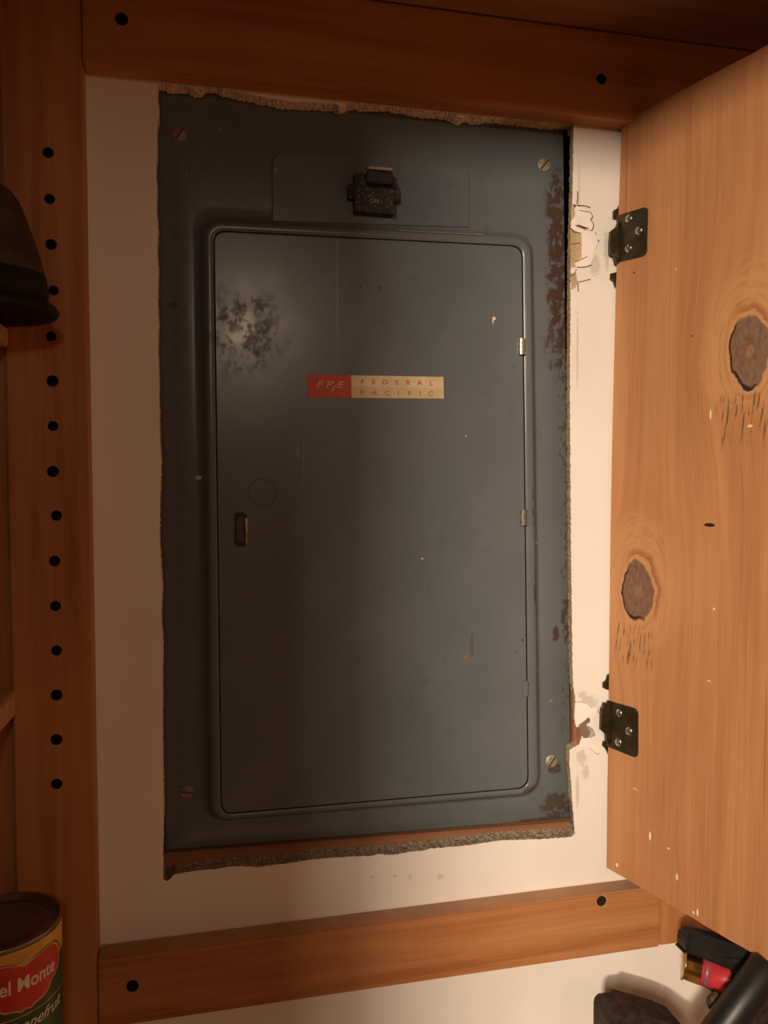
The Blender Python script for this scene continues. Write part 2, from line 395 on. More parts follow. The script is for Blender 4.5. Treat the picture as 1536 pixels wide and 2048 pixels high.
for j, (dep, fb, ft, fo) in enumerate(((.0012, .0002, .0002, .0001), (.005, .0006, .0005, .0003), (.009, .0013, .0009, .0002), (.0125, .0024, .001, .0))):
    ring = []
    for i, p in enumerate(front):
        b, t, wk = shift[i]; q = p.copy(); q.y = dep
        q.z += b*(fb*(1+.5*wk)) - t*(ft*(1+wk))
        q += Vector((rnd.uniform(-1, 1), rnd.uniform(-1, 1)*.5, rnd.uniform(-1, 1)))*(.0005 if (b or t) else .00025)
        if hp[i][0] > 1130 and 260 < hp[i][1] < 1660: q.x += .0026*dep/.0125
        if not (b or t): q += (cen-p).normalized()*fo*(1+wk)
        ring.append(bm.verts.new(q))
    for i in range(n):
        f = bm.faces.new((prev[i], prev[(i+1) % n], ring[(i+1) % n], ring[i])); f.material_index = 1
    prev = ring
for f in bm.faces:
    if f.material_index == 1:
        c = f.calc_center_median()
        if c.z > Z0-.29 and c.x > .25: f.material_index = 2
        elif c.z > Z0-.29: f.material_index = 8
bv = [bm.verts.new((p.x, .0125, p.z)) for p in outer]          # back skin so that the wall is solid
for t in tessellate_polygon([[Vector(v.co) for v in bv], [Vector(v.co) for v in prev]]):
    al = bv+prev
    try: bm.faces.new([al[i] for i in t]).material_index = 1
    except ValueError: pass
def W(px, py, o=0): return at(px, py, o)
def zoomA(pts, ox, oy, s): return [(ox+x/s, oy+y/s) for x, y in pts]
def patch(pts, mi, th=.0003, base=0.0, o=None):
    P = [at(x, y, base) for x, y in (zoomA(pts, *o) if o else pts)]
    poly3(bm, P, (0, -th, 0), mi)
A1 = (1080, 380, 6.4); A2 = (1100, 1320, 6.98)
def ribbon(pts, wpx, mi, o, th=.0004):
    q = zoomA(pts, *o)
    for a, b in zip(q, q[1:]):
        d = Vector((b[0]-a[0], b[1]-a[1])); m = Vector((-d.y, d.x)).normalized()*wpx/2
        patch([(a[0]+m.x, a[1]+m.y), (b[0]+m.x, b[1]+m.y), (b[0]-m.x, b[1]-m.y), (a[0]-m.x, a[1]-m.y)], mi, th)
# beige torn paper, then the loose paint standing over it
patch([(396,190),(440,190),(442,340),(400,400),(394,300)], 2, o=A1)
patch([(388,500),(430,540),(535,560),(530,870),(440,925),(455,990),(392,990)], 2, o=A1)
patch([(390,1100),(460,1060),(480,1180),(450,1250),(400,1280)], 2, o=A1)
patch([(392,400),(440,350),(455,200),(560,260),(640,295),(668,345),(640,385),(678,445),(668,500),(650,520),(560,515),(520,555),(440,530),(392,490)], 3, .0009, .0001, A1)
patch([(440,462),(485,448),(625,498),(560,508),(500,484)], 5, .0012, .0001, A1)
patch([(530,520),(650,525),(705,560),(735,640),(735,690),(690,780),(680,870),(640,960),(570,985),(470,985),(450,930),(530,885)], 3, .0007, .0001, A1)
patch([(392,1000),(455,1010),(455,1055),(430,1075),(392,1085)], 3, .0011, .0001, A1)
for pts, wd in (([(440,200),(560,205),(640,228)], .9), ([(500,265),(640,292),(668,342),(640,385),(680,442),(668,495),(650,525)], 1.3), ([(392,505),(430,540),(500,552)], 1.2),
                ([(450,925),(600,855)], 1.0), ([(470,990),(570,988),(650,962)], .7), ([(392,1088),(430,1072),(458,1015)], 1.1), ([(480,1180),(560,1165),(640,1140)], .5),
                ([(475,20),(478,100),(470,180)], .6), ([(478,1190),(485,1300)], .6), ([(735,640),(748,662)], 1.2), ([(700,548),(712,572)], 1.0), ([(395,695),(500,680)], .6)):
    ribbon(pts, wd, 4, A1, .0013)
patch([(425,190),(452,190),(452,218),(430,218)], 4, .0014, 0, A1)
# lower damage: bare wood, ragged skim coat
patch([(345,590),(420,575),(500,600),(575,665),(640,700),(650,760),(590,820),(560,800),(530,790),(480,840),(400,900),(370,940),(350,900),(335,800)], 3, .0010, .0001, A2)
patch([(520,800),(560,820),(545,870),(500,900),(520,960),(560,1000),(540,1080),(470,1090),(430,1040),(420,960),(400,905),(470,860)], 4, .0004, .0001, A2)
patch([(500,900),(600,960),(640,1050),(560,1090),(520,1010)], 6, .0003, .0001, A2)
patch([(430,1130),(540,1110),(600,1180),(690,1300),(640,1310),(560,1230),(430,1220)], 3, .0009, .0001, A2)
patch([(370,940),(420,930),(440,1050),(430,1100),(400,1180),(370,1190)], 7, .0003, .0001, A2)
for pts, wd in (([(345,590),(420,578),(500,600),(580,665)], .9), ([(545,1225),(600,1270),(650,1310),(685,1300)], 1.2), ([(660,690),(670,740),(700,730)], .8)):
    ribbon(pts, wd, 6, A2, .0012)
patch([(520,820),(545,815),(550,850),(525,860)], 4, .0014, 0, A2); patch([(395,895),(415,895),(415,915),(400,915)], 4, .0014, 0, A2)
M_grime = plain('grey_skim_coat', (.42, .38, .31), .8, .2, 0, .2, 150)
struct(link('wall_back', bm, [M_wall, M_crumb, M_paper, M_flake, M_crack, M_slit, M_grime, M_stud, M_edge]))

bm = bmesh.new(); box(bm, X0, X1, -4.0, .0, -.02, 0); struct(link('floor', bm, plain('floor_boards', (.30, .17, .09), .5, .4, 0, .2, 8)))
bm = bmesh.new(); box(bm, X1, X1+.02, -1.05, .0, 0, 2.4); struct(link('wall_right', bm, M_closet))
bm = bmesh.new(); box(bm, X0-.02, X0, -1.05, .0, 0, 2.4); struct(link('wall_left', bm, M_closet))
bm = bmesh.new(); box(bm, X0, X1, -1.05, 0, 2.4, 2.42); struct(link('ceiling', bm, M_closet))
# unseen closet front behind the lens, doorway added to shape the lamp's shadow
bm = bmesh.new(); JX = -.390; HZ = Z0+.4035
box(bm, X0, JX, -1.05, -.95, 0, 2.4); box(bm, JX, X1, -1.05, -.95, HZ, 2.4); box(bm, .60, X1, -1.05, -.95, 0, HZ)
struct(link('wall_front_blocker', bm, M_closet))

# ------------------------------------------------------------------ boards
RF = .02                                      # boards stand this far off the wall
UL, UR, RR = -.150, -.0935, .3925
zt0, zt1, zb1, zb0 = Z0+.3185, Z0+.3914, Z0-.3655, Z0-.4215
pins = [(96,305),(99,398),(102,489),(107,581),(102,673),(105,762),(106,852),(106,943),(113,1031),(109,1122),(111,1212),(113,1301),(113,1390),(113,1479),(113,1568)]
def wobbly_board(x0, x1, z0, z1, mat, holes, seed=0, horizontal=True):
    bm = bmesh.new(); box(bm, x0, x1, -RF, -.0003, z0, z1)
    es = [e for e in bm.edges]; bmesh.ops.bevel(bm, geom=es, offset=.0012, segments=2, affect='EDGES')
    return cut_holes(bm, holes, .013, -RF)
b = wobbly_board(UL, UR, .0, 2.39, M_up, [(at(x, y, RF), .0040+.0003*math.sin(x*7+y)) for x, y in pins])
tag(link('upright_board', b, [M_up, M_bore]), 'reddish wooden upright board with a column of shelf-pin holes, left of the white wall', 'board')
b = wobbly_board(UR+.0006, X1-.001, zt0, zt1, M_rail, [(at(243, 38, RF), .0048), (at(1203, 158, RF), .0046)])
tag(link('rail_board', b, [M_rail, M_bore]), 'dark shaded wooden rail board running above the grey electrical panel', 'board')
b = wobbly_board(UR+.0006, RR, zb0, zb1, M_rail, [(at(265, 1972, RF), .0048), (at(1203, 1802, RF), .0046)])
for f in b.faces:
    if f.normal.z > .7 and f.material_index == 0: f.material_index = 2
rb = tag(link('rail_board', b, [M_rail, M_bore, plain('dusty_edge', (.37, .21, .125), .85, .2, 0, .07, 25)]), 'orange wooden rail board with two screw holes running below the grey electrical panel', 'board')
# raw splinters round the right screw hole
bm = bmesh.new(); hc = at(1203, 1802, RF)
for k in range(9):
    a = math.radians(-70+k*17); r0, r1 = .0046, .0058+random.random()*.0022
    p = [hc+Vector((math.cos(a-.12)*r0, 0, math.sin(a-.12)*r0)), hc+Vector((math.cos(a)*r1, 0, math.sin(a)*r1)), hc+Vector((math.cos(a+.12)*r0, 0, math.sin(a+.12)*r0))]
    poly3(bm, p, (0, -.0006, 0))
link('splintered_rim', bm, M_pale, rb)
bm = bmesh.new(); box(bm, RR+.0008, X1-.001, -RF+.0006, -.0003, zb0+.0006, zt0-.0006, 0, .001)
tag(link('upright_board', bm, M_up), 'orange wooden upright board behind the open plywood door, meeting the lower rail end', 'board')
bm = bmesh.new(); box(bm, X0+.001, UL-.0008, -.014, -.0003, 0.0, 2.39, 0, .001)
tag(link('back_board', bm, M_up), 'dark wooden backing board at the far left edge beside the upright', 'board')
bm = bmesh.new(); box(bm, X0+.001, X1-.001, -.30, -RF-.0005 if False else -.0005, Z0+.3915, Z0+.4095, 0, .001)
# notch the overhead shelf round the uprights: it simply butts against their faces
bm.free(); bm = bmesh.new(); box(bm, X0+.001, X1-.001, -.30, -RF-.0001, Z0+.3915, Z0+.4095, 0, .001)
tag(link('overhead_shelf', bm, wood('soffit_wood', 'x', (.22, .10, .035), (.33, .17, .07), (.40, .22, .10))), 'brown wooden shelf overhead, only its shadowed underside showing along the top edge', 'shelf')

# ------------------------------------------------------------------ left shelves
SX = -.1475
def side_shelf(z0, z1, label, x1=SX, m=M_pale):
    bm = bmesh.new(); box(bm, X0+.002, x1, -.27, -RF-.0006, z0, z1, 0, .0012)
    return tag(link('side_shelf', bm, m), label, 'shelf', 'shelves at the left edge')
side_shelf(Z0+.104, Z0+.1182, 'pale shelf end at the left edge, directly under the dark cap')
side_shelf(Z0-.1705, Z0-.1520, 'bare pale-edged shelf at the left edge, between the dark cap and the food can')

# ------------------------------------------------------------------ framing behind the hole
PO = -.0135                                   # plane of the panel's trim (behind the wall face)
bm = bmesh.new()
zs = at(735, 1640, PO).z
a = at(300, 1703, PO); c_ = at(1160, 1636, PO)
poly3(bm, [Vector((a.x, .0128, a.z-.0022)), Vector((c_.x, .0128, c_.z-.0022)), Vector((c_.x, .0128, zs-.09)), Vector((a.x, .0128, zs-.09))], (0, .038, 0))
tag(link('framing_block', bm, M_stud), 'rough brown framing block exposed under the bottom edge of the grey panel', 'board')
bm = bmesh.new(); cx0, cx1, cz0, cz1 = -.12, .40, Z0-.42, Z0+.42
box(bm, cx0, cx1, .14, .15, cz0, cz1); box(bm, cx0-.01, cx0, .0127, .15, cz0, cz1); box(bm, cx1, cx1+.01, .0127, .15, cz0, cz1)
box(bm, cx0, cx1, .0127, .15, cz0-.01, cz0); box(bm, cx0, cx1, .0127, .15, cz1, cz1+.01)
struct(link('wall_cavity', bm, M_dark))
bm = bmesh.new(); x_ = at(1145.5, 1500, PO).x
box(bm, x_, x_+.038, .0128, .09, zs-.02, Z0-.12)
tag(link('framing_stud', bm, wood('stud_wood', 'z', (.22, .085, .04), (.36, .15, .07), (.45, .21, .1))), 'brown wall stud showing where plaster broke off beside the lower hinge', 'board')

# ------------------------------------------------------------------ electrical panel
pc = at(735, 1670, PO)
PANEL = thing('electrical_panel', (pc.x, .02, pc.z), 'grey metal electrical panel set in a ragged hole in the white wall', 'electrical panel')
def rrect(TL, TR, BR, BL, r, n=8, m=10):
    C = [Vector(c) for c in (TL, TR, BR, BL)]; out = []
    for i in range(4):
        p, c, q = C[i-1], C[i], C[(i+1) % 4]; a = c+(p-c).normalized()*r; b = c+(q-c).normalized()*r
        for k in range(n+1):
            t = k/n; out.append(((1-t)**2)*a + 2*t*(1-t)*(c*.9+(a+b)*.05) + t*t*b)
        e = q+(c-q).normalized()*r
        for k in range(1, m): out.append(b.lerp(e, k/m))
    return out
FOOT = ((389,429), (1067,466), (1082,1590), (410,1646)); RID = ((411,444), (1060,478), (1075,1585), (425,1639)); SEAM = ((427,461), (1045,492), (1057,1576), (442,1629))
def lerpc(A, B, t): return tuple((a[0]+(b[0]-a[0])*t, a[1]+(b[1]-a[1])*t) for a, b in zip(A, B))
EDGE = ((308,140), (1126,226), (1142,1636), (330,1700))
HI = -.0035
bm = bmesh.new()
def ring(c, r, out): return [at(p.x, p.y, out) for p in rrect(*c, r)]
rings = [ring(EDGE, 3, PO-.014), ring(EDGE, 3, PO-.0006), ring(lerpc(EDGE, FOOT, .015), 3, PO), ring(lerpc(EDGE, FOOT, .93), 44, PO), ring(FOOT, 42, PO),
         ring(lerpc(FOOT, RID, .3), 40, PO+.0012), ring(lerpc(FOOT, RID, .65), 38, PO+.006), ring(lerpc(FOOT, RID, .9), 35, HI-.0006), ring(RID, 34, HI), ring(lerpc(RID, SEAM, .9), 24, HI),
         ring(SEAM, 22, HI-.0006), ring(SEAM, 22, HI-.006)]
loft(bm, rings)
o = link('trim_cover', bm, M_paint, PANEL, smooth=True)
# settled dust along the raised ledge
bm = bmesh.new(); cc = rrect(*lerpc(FOOT, RID, .93), 35); c2 = rrect(*lerpc(FOOT, RID, 1.0), 34); c3 = rrect(*lerpc(FOOT, RID, .72), 37)
idx = [i for i, p in enumerate(cc) if p.y < 520 and 760 < p.x < 1018]
idx.sort(key=lambda i: cc[i].x)
rA = [at(c3[i].x, c3[i].y, HI-.0026) + Vector((0, -.0004, .0003)) for i in idx]; rB = [at(cc[i].x, cc[i].y, HI) + Vector((0, -.0003, .0004)) for i in idx]
loft(bm, [rA, rB], closed=False)
link('dust_line', bm, M_dust, PANEL)
# box interior behind
bm = bmesh.new(); q0 = at(330, 300, PO); q1 = at(1120, 1600, PO); box(bm, q0.x, q1.x, .03, .10, q1.z, q0.z+.03); link('enclosure', bm, M_dark, PANEL)
# hinged door
IN = ((428.6,462.6), (1043.6,493.6), (1055.4,1574.6), (443.4,1627.4))
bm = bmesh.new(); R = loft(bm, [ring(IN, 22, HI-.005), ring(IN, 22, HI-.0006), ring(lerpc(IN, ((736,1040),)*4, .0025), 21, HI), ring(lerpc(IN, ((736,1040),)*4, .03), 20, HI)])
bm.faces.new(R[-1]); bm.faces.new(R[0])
DOORP = link('panel_door', bm, M_paint, PANEL); DOORP['label'] = 'flush hinged cover door with a scuffed smear and a painted highlight'
# raised plate round the main breaker
bm = bmesh.new()
pl = [(545,443),(544,335)] + [(544+22*(1-math.cos(t)), 335-30*math.sin(t)) for t in (.3,.6,.9,1.2,1.5)] + [(700,311),(905,323)] + [(905+32*math.sin(t), 350-27*math.cos(t)) for t in (.2,.5,.8,1.1,1.4)] + [(938,368),(938,455)]
p0 = [at(x, y, PO+.0002) for x, y in pl]; cx = sum((p.x for p in p0))/len(p0); cz = sum((p.z for p in p0))/len(p0)
def inset(P, f, dy): return [Vector((p.x+(cx-p.x)*f, p.y-dy, p.z+(cz-p.z)*f*2)) for p in P]
R = loft(bm, [p0, inset(p0, 0.0, .0007), inset(p0, .006, .0011)]); bm.faces.new(R[-1])
link('breaker_plate', bm, M_paint, PANEL)
# main breaker
def m_breaker():
    k = NT('dusty_bakelite', .45, .5); n = k.noise(k.P, 650, 4, .7); n2 = k.noise(k.P, 160, 3)
    c = k.mix(k.mul(k.step(n, .55, .64), k.step(n2, .38, .55)), (.010, .008, .007), (.30, .23, .18)); k.col(c); k.bump(n, .7, .0012); return k.m
M_brk = m_breaker()
bo = PO+.001
def pbox(bm, x0, y0, x1, y1, o0, o1, mi=0, bev=.0005):
    a = at(x0, y0, o1); b = at(x1, y1, o1); box(bm, a.x, b.x, -o1, -o0, b.z, a.z, mi, bev)
bm = bmesh.new(); pbox(bm, 709, 345, 789, 428, bo, bo+.009); pbox(bm, 696, 366, 800, 404, bo, bo+.006)
BR = link('main_breaker', bm, M_brk, PANEL)
bm = bmesh.new(); pbox(bm, 735, 340, 787, 368, bo+.0085, bo+.017, 0, .0008)
a = at(737, 330, bo+.015); b = at(785, 340, bo+.015)
link('toggle', bm, M_black, BR)
bm = bmesh.new(); pbox(bm, 737, 331.5, 786, 341, bo+.006, bo+.0168, 0, .0006); o = link('toggle_tip', bm, plain('dusty_toggle_tip', (.42, .30, .20), .8), BR); o['label'] = 'pale dusty tip of the breaker toggle'
bm = bmesh.new()
def brf(cx, cy, s):
    c = at(cx, cy, bo+.0093)
    return lambda x, y: Vector((c.x+x*s, c.y, c.z+y*s))
put_text(bm, 'ON', brf(749, 402, .0052), bold=.01, sx=1.0)
link('lettering', bm, plain('gold_letter', (.32, .21, .10), .6), BR)
# screws
def screw(bm, c, n, r, slot=None, phillips=False, th=.0016):
    n = Vector(n).normalized()
    lathe(bm, c, n, [(r*1.0, 0), (r, th*.35), (r*.86, th*.72), (r*.55, th*.93), (0, th)], 28)
    u, v, _ = frame(n)
    for a in ([slot] if slot is not None else []) + ([0.6, 0.6+math.pi/2] if phillips else []):
        d = u*math.cos(a)+v*math.sin(a); e = n.cross(d); L = r*(.9 if not phillips else .5); w_ = r*.12
        poly3(bm, [c+n*th*.8+d*L+e*w_, c+n*th*.8-d*L+e*w_, c+n*th*.8-d*L-e*w_, c+n*th*.8+d*L-e*w_], n*th*.28, 1)
M_slot = plain('slot_shadow', (.05, .04, .03), .8)
for (px, py, sl, m) in ((359, 269, 1.0, M_screwbrown), (1088, 330, .9, M_screw), (375, 1584, 2.9, M_screwbrown), (1103, 1522, .9, M_screw)):
    bm = bmesh.new(); screw(bm, at(px, py, PO), (0, -1, 0), .0058, sl); link('cover_screw', bm, [m, M_slot], PANEL, smooth=False)
# hinge knuckles
for i, (px, py) in enumerate(((1042, 694), (1046, 1035), (1051, 1377))):
    c = at(px, py, HI); bm = bmesh.new(); hl = .0071 if i < 2 else .0068; r = .0034 if i == 0 else .003
    off = .0006 if i < 2 else -.0004
    lathe(bm, (c.x, -HI*1-off+.0006 if False else c.y-off, c.z-hl), (0, 0, 1), [(0, 0), (r, 0), (r, hl*2), (0, hl*2)], 20)
    box(bm, c.x, c.x+.0042, c.y-.0005-off, c.y+.0012, c.z-hl, c.z+hl)
    k = link('hinge_knuckle', bm, plain('bare_zinc', (.40, .38, .32), .35, .5, .8, .3, 500, .3) if i == 0 else (plain('worn_knuckle', (.16, .15, .125), .5, .5, .3, .3, 400, .2) if i == 1 else M_paint), PANEL)
    if i == 0: k['label'] = 'bare shiny metal hinge knuckle'
# latch
bm = bmesh.new()
def slotpts(x0, x1, y0, y1, r): return [(p.x, p.y) for p in rrect((x0, y0), (x1, y0), (x1, y1), (x0, y1), r, 5, 3)]
poly3(bm, [at(x, y, HI) for x, y in slotpts(469, 494, 1025, 1093, 8)], (0, -.0005, 0), 0)
poly3(bm, [at(x, y, HI+.0004) for x, y in slotpts(473, 488, 1034, 1082, 3)], (0, -.0008, 0), 1)
link_l = link('latch', bm, [plain('latch_black', (.012, .010, .008), .6), plain('latch_tongue', (.06, .052, .045), .5, .5, .3)], PANEL)
bm = bmesh.new(); a0 = at(492.5, 1036, HI); a1 = at(493.5, 1088, HI)
ringsL = []
for k in range(9):
    t = k/8; c = a0.lerp(a1, t); h = .0006+.0016*math.sin(math.pi*t)
    ringsL.append([c+Vector((-.0012, 0, 0)), c+Vector((-.0009, -h, 0)), c+Vector((.0009, -h, 0)), c+Vector((.0012, 0, 0))])
loft(bm, ringsL); o = link('latch_pull', bm, M_brassold, link_l); o['label'] = 'thin worn brass edge of the latch'
# nameplate
PLT = ((614,749), (886.5,754), (887.5,797.5), (615,795.5))
bm = bmesh.new()
def quad(c, o0, th, mi): poly3(bm, [at(x, y, o0) for x, y in c], (0, -th, 0), mi)
mt = (702, 750.6); mb = (703, 796)
quad((PLT[0], mt, mb, PLT[3]), HI, .0006, 0); quad((mt, PLT[1], PLT[2], mb), HI, .0006, 1)
def m_cream():
    k = NT('yellowed_label', .5, .4); a = k.noise(k.P, 60, 4)
    c = k.mix(k.step(a, .4, .65), (.66, .52, .30), (.74, .62, .40)); z0 = at(795, 774, HI).z
    c = k.mix(k.step(k.sub(k.z, z0), -.0012, .0008, .25, 0), c, (.36, .30, .16)); k.col(c); return k.m
NP = link('nameplate', bm, [plain('label_red', (.50, .055, .018), .45, .5, 0, .08, 200), m_cream()], PANEL); NP['label'] = 'red and cream maker sticker'
bm = bmesh.new()
def letter(ch, cx, cy, hpx, wf, mi, shear=0.0, bold=.012):
    s = hpx/1540*.6435/.70
    c = at(cx, cy, HI+.00075); sl = -.0025
    put_text(bm, ch, lambda x, y: Vector((c.x+x*s*wf, c.y, c.z+y*s+x*s*wf*sl)), bold=bold, shear=shear, mi=mi)
def Z7(x, y): return 580+x/4.518, 720+y/4.518
for ch, x, y in zip('FEDERAL', (655, 757, 858, 968, 1068, 1172, 1278), (196, 198, 200, 202, 204, 207, 211)): letter(ch, *Z7(x, y+2), 9.4, 1.25, 0)
for ch, x, y in zip('PACIFIC', (653, 765, 880, 980, 1080, 1178, 1270), (296, 299, 301, 302, 303, 304, 305)): letter(ch, *Z7(x, y+1), 9.6, 1.2, 0)
for ch, x in zip('FPE', (262, 350, 448)): letter(ch, *Z7(x, 222+(x-262)*.02), 13.2, 1.45, 1, .25, .022)
bl = [(412,222),(372,262),(392,264),(360,305),(412,262),(388,258),(430,222)]
poly3(bm, [at(*Z7(x, y), HI+.0008) for x, y in bl], (0, -.00005, 0), 1)
link('lettering', bm, [plain('print_orange', (.55, .13, .035), .6), plain('print_pink', (.72, .36, .24), .6)], NP)

# ------------------------------------------------------------------ plywood door
ht = (dpt(1343, 191).z+dpt(1536, 90).z+_t.z)/3; hb = (dpt(1213, 1735).z*2+dpt(1536, 1925).z)/3
PD = thing('plywood_door', (_b.x, _b.y, hb), 'open knotty plywood cabinet door hung on two bronze hinges at right', 'door')
bm = bmesh.new(); WDT = .42; TK = .0185
rndd = random.Random(11)
def outline():
    P = []
    zt_at = lambda s: dpt(1343, 191).z if s > .05 else None
    NB = 40
    s0, s1 = ds(dpt(1213, 1735)), ds(dpt(1243.5, 244)); zl = dpt(1213, 1735).z; zr = dpt(1536, 1925).z; tl = dpt(1243.5, 244).z; tr = dpt(1536, 90).z; sr = ds(dpt(1536, 1925)); st = ds(dpt(1536, 90))
    for i in range(NB+1): s = s0+(WDT-s0)*i/NB; P.append((s, zl+(zr-zl)*(s-s0)/(sr-s0) + rndd.uniform(-.0004, .0004)))
    for i in range(NB+1): s = WDT+(s1-WDT)*i/NB; P.append((s, tl+(tr-tl)*(s-s1)/(st-s1) + rndd.uniform(-.0004, .0004)))
    # hinge edge follows the slightly bowed edge of the photo
    for py in (245, 600, 900, 1100, 1350, 1600, 1735)[1:-1]:
        px = {600: 1231, 900: 1224, 1100: 1220.5, 1350: 1218, 1600: 1214.5}[py]
        p = dpt(px, py); P.append((ds(p), p.z))
    return P
P2 = outline()
poly3(bm, [D3(s, z, 0) for s, z in P2], -DN*TK, 0)
dp = link('door_panel', bm, M_ply, PD)
def leafpts(c, r): return [(p.x, p.y) for p in c]
def hinge(corn, radius_px, screws, wrap, bits, label):
    # corn: TL, TR, BR, BL pixels on the door face
    C = [Vector(c) for c in corn]; pts = [C[0]]
    for i in (1, 2):
        p, c, q = C[i-1], C[i], C[(i+1) % 4]; a = c+(p-c).normalized()*radius_px; b = c+(q-c).normalized()*radius_px
        for k in range(7): t = k/6; pts.append((1-t)**2*a+2*t*(1-t)*c+t*t*b)
    pts.append(C[3])
    bm = bmesh.new(); poly3(bm, [dpt(p.x, p.y, .0) + DN*.0001 for p in pts], DN*.0012)
    poly3(bm, [at(x, y, .0085) for x, y in wrap], (0, .004, 0))                # the leaf wrapping round the door edge
    H = link('hinge', bm, M_bronze, PD); H['label'] = label
    for (x, y) in screws:
        bm = bmesh.new(); screw(bm, dpt(x, y)+DN*.0013, DN, .0036, None, True, .0016); link('screw', bm, [M_zinc, plain('phillips_slot', (.16, .15, .13), .5, .5, .6)], H)
    bm = bmesh.new()
    for b in bits: poly3(bm, [at(x, y, .0002) for x, y in b], (0, -.002, 0))
    link('frame_wing', bm, M_bronze, H)
z4 = lambda L: zoomA(L, *A1); z5 = lambda L: zoomA(L, *A2)
hinge(((1235.5,432), (1297,413), (1294,511), (1232.5,525.5)), 11, ((1260,438), (1280,462), (1259,497)),
      z4([(1010,400),(985,470),(935,500),(910,525),(900,690),(900,800),(950,830),(975,925),(1010,925)]),
      (z4([(1005,190),(985,240),(930,270),(925,375),(965,385),(1010,400)]), z4([(975,1045),(950,1065),(895,1075),(890,1150),(930,1180),(945,1230),(975,1280)])), 'upper dark bronze door hinge')
hinge(((1215.5,1400), (1277,1418), (1277,1517), (1214.5,1491.5)), 12, ((1240,1426), (1260,1462), (1239,1484)),
      z5([(830,600),(760,605),(745,665),(722,690),(716,980),(760,1020),(785,1050),(790,1150),(830,1180)]),
      (z5([(825,190),(795,200),(770,280),(730,310),(728,380),(770,400),(825,420)]), z5([(800,1115),(730,1130),(722,1190),(770,1240),(800,1310)])), 'lower dark bronze door hinge')

# ------------------------------------------------------------------ food can
CR = .038; CX, CY, CZ = -.1455, -.080, Z0-.295; CH = .111
side_shelf(CZ-CH-.018, CZ-CH-.0002, 'shelf at the lower left corner, carrying the food can', -.126)
CAN = thing('food_can', (CX, CY, CZ-CH), 'tin can with green and yellow label and red shield standing at the lower left corner', 'can')
M_tin = plain('tin', (.26, .22, .18), .38, .5, .9, .1, 90)
bm = bmesh.new()
lathe(bm, (CX, CY, CZ-CH), (0, 0, 1), [(0, .003), (CR-.003, .003), (CR-.0022, 0), (CR, .0008), (CR, .003), (CR-.001, .0045), (CR-.001, CH-.0045), (CR, CH-.003), (CR+.0002, CH-.0008), (CR-.0006, CH), (CR-.0018, CH-.0004), (CR-.0024, CH-.0040), (CR-.006, CH-.0042), (CR-.0075, CH-.0034), (CR-.0095, CH-.0034), (CR-.011, CH-.0044), (0, CH-.0044)], 72)
link('can_body', bm, M_tin, CAN, smooth=True)
PH0 = math.radians(35)
def cyl(a, d, off=0.0):
    """a: arc length from the shield's centre, d: depth below the can's top"""
    r = CR+.0002+off; t = PH0 + a/(CR)
    return Vector((CX+r*math.sin(t), CY-r*math.cos(t), CZ-d))
bm = bmesh.new()
def band(d0, d1, off, mi, th=None):
    n = 96
    vs0 = [bm.verts.new(cyl(2*math.pi*CR*i/n, d0, off)) for i in range(n)]; vs1 = [bm.verts.new(cyl(2*math.pi*CR*i/n, d1, off)) for i in range(n)]
    for i in range(n): bm.faces.new((vs0[i], vs0[(i+1) % n], vs1[(i+1) % n], vs1[i])).material_index = mi
band(.0032, .0044, .0001, 2); band(.0044, .0225, 0, 0); band(.0225, .1065, 0, 1); band(.0468, .0474, .00015, 2)
LAB = link('paper_label', bm, [plain('label_yellow', (.62, .36, .045), .45, .4, 0, .1, 60), plain('label_green', (.035, .075, .022), .4, .4, 0, .2, 60), plain('label_gold', (.60, .38, .12), .45)], CAN, smooth=True); LAB['label'] = 'yellow over green paper label'
shape = [(0,.0150),(.005,.0132),(.010,.0118),(.016,.0112),(.022,.0122),(.0262,.0155),(.0285,.0205),(.0280,.0270),(.0250,.0318),(.0205,.0342),(.0180,.0352),(.0165,.0385),(.0120,.0412),(.0060,.0420),(.0030,.0436),(0,.0425)]
full = shape + [(-a, d) for a, d in reversed(shape[1:-1])]
def shield(sc_, off, mi):
    c = (0, .0265); K = 10; rings = []
    for k in range(1, K+1):
        t = k/K*1.0
        rings.append([bm.verts.new(cyl(c[0]+(a-c[0])*t*sc_, c[1]+(d-c[1])*t*sc_, off)) for a, d in full])
    o = bm.verts.new(cyl(c[0], c[1], off)); n = len(full)
    for i in range(n): bm.faces.new((o, rings[0][i], rings[0][(i+1) % n])).material_index = mi
    for A, B in zip(rings, rings[1:]):
        for i in range(n): bm.faces.new((A[i], A[(i+1) % n], B[(i+1) % n], B[i])).material_index = mi
bm = bmesh.new(); shield(1.10, .00018, 2); shield(1.055, .00026, 1); shield(1.0, .00034, 0)
for q in ([(0,.0085),(.0018,.0108),(0,.0140),(-.0018,.0108)], [(-.0055,.0122),(-.001,.0112),(.001,.0112),(.0055,.0122),(0,.0145)]):
    f = bm.faces.new([bm.verts.new(cyl(a, d, .00042)) for a, d in q]); f.material_index = 3
link('shield_emblem', bm, [plain('shield_red', (.52, .045, .035), .45, .4, 0, .1, 90), plain('shield_gold', (.66, .42, .13), .4), plain('shield_outline', (.09, .07, .03), .5), plain('emblem_gold', (.50, .38, .2), .4)], LAB)
bm = bmesh.new()
def ctext(body, size, dep, off, a0=0.0, sx=1.0, bold=.02, shear=0.0, arch=0.0):
    put_text(bm, body, lambda x, y: cyl(a0+x*size, dep-y*size+arch*(x*size)**2, off), bold=bold, shear=shear, sx=sx)
ctext('Del Monte', .0128, .0262, .0005, -.0005, .84, .020)
ctext('Grapefruit', .0105, .0540, .0004, .007, .98, .016, .35)
link('lettering', bm, plain('label_white', (.72, .66, .55), .5), LAB)

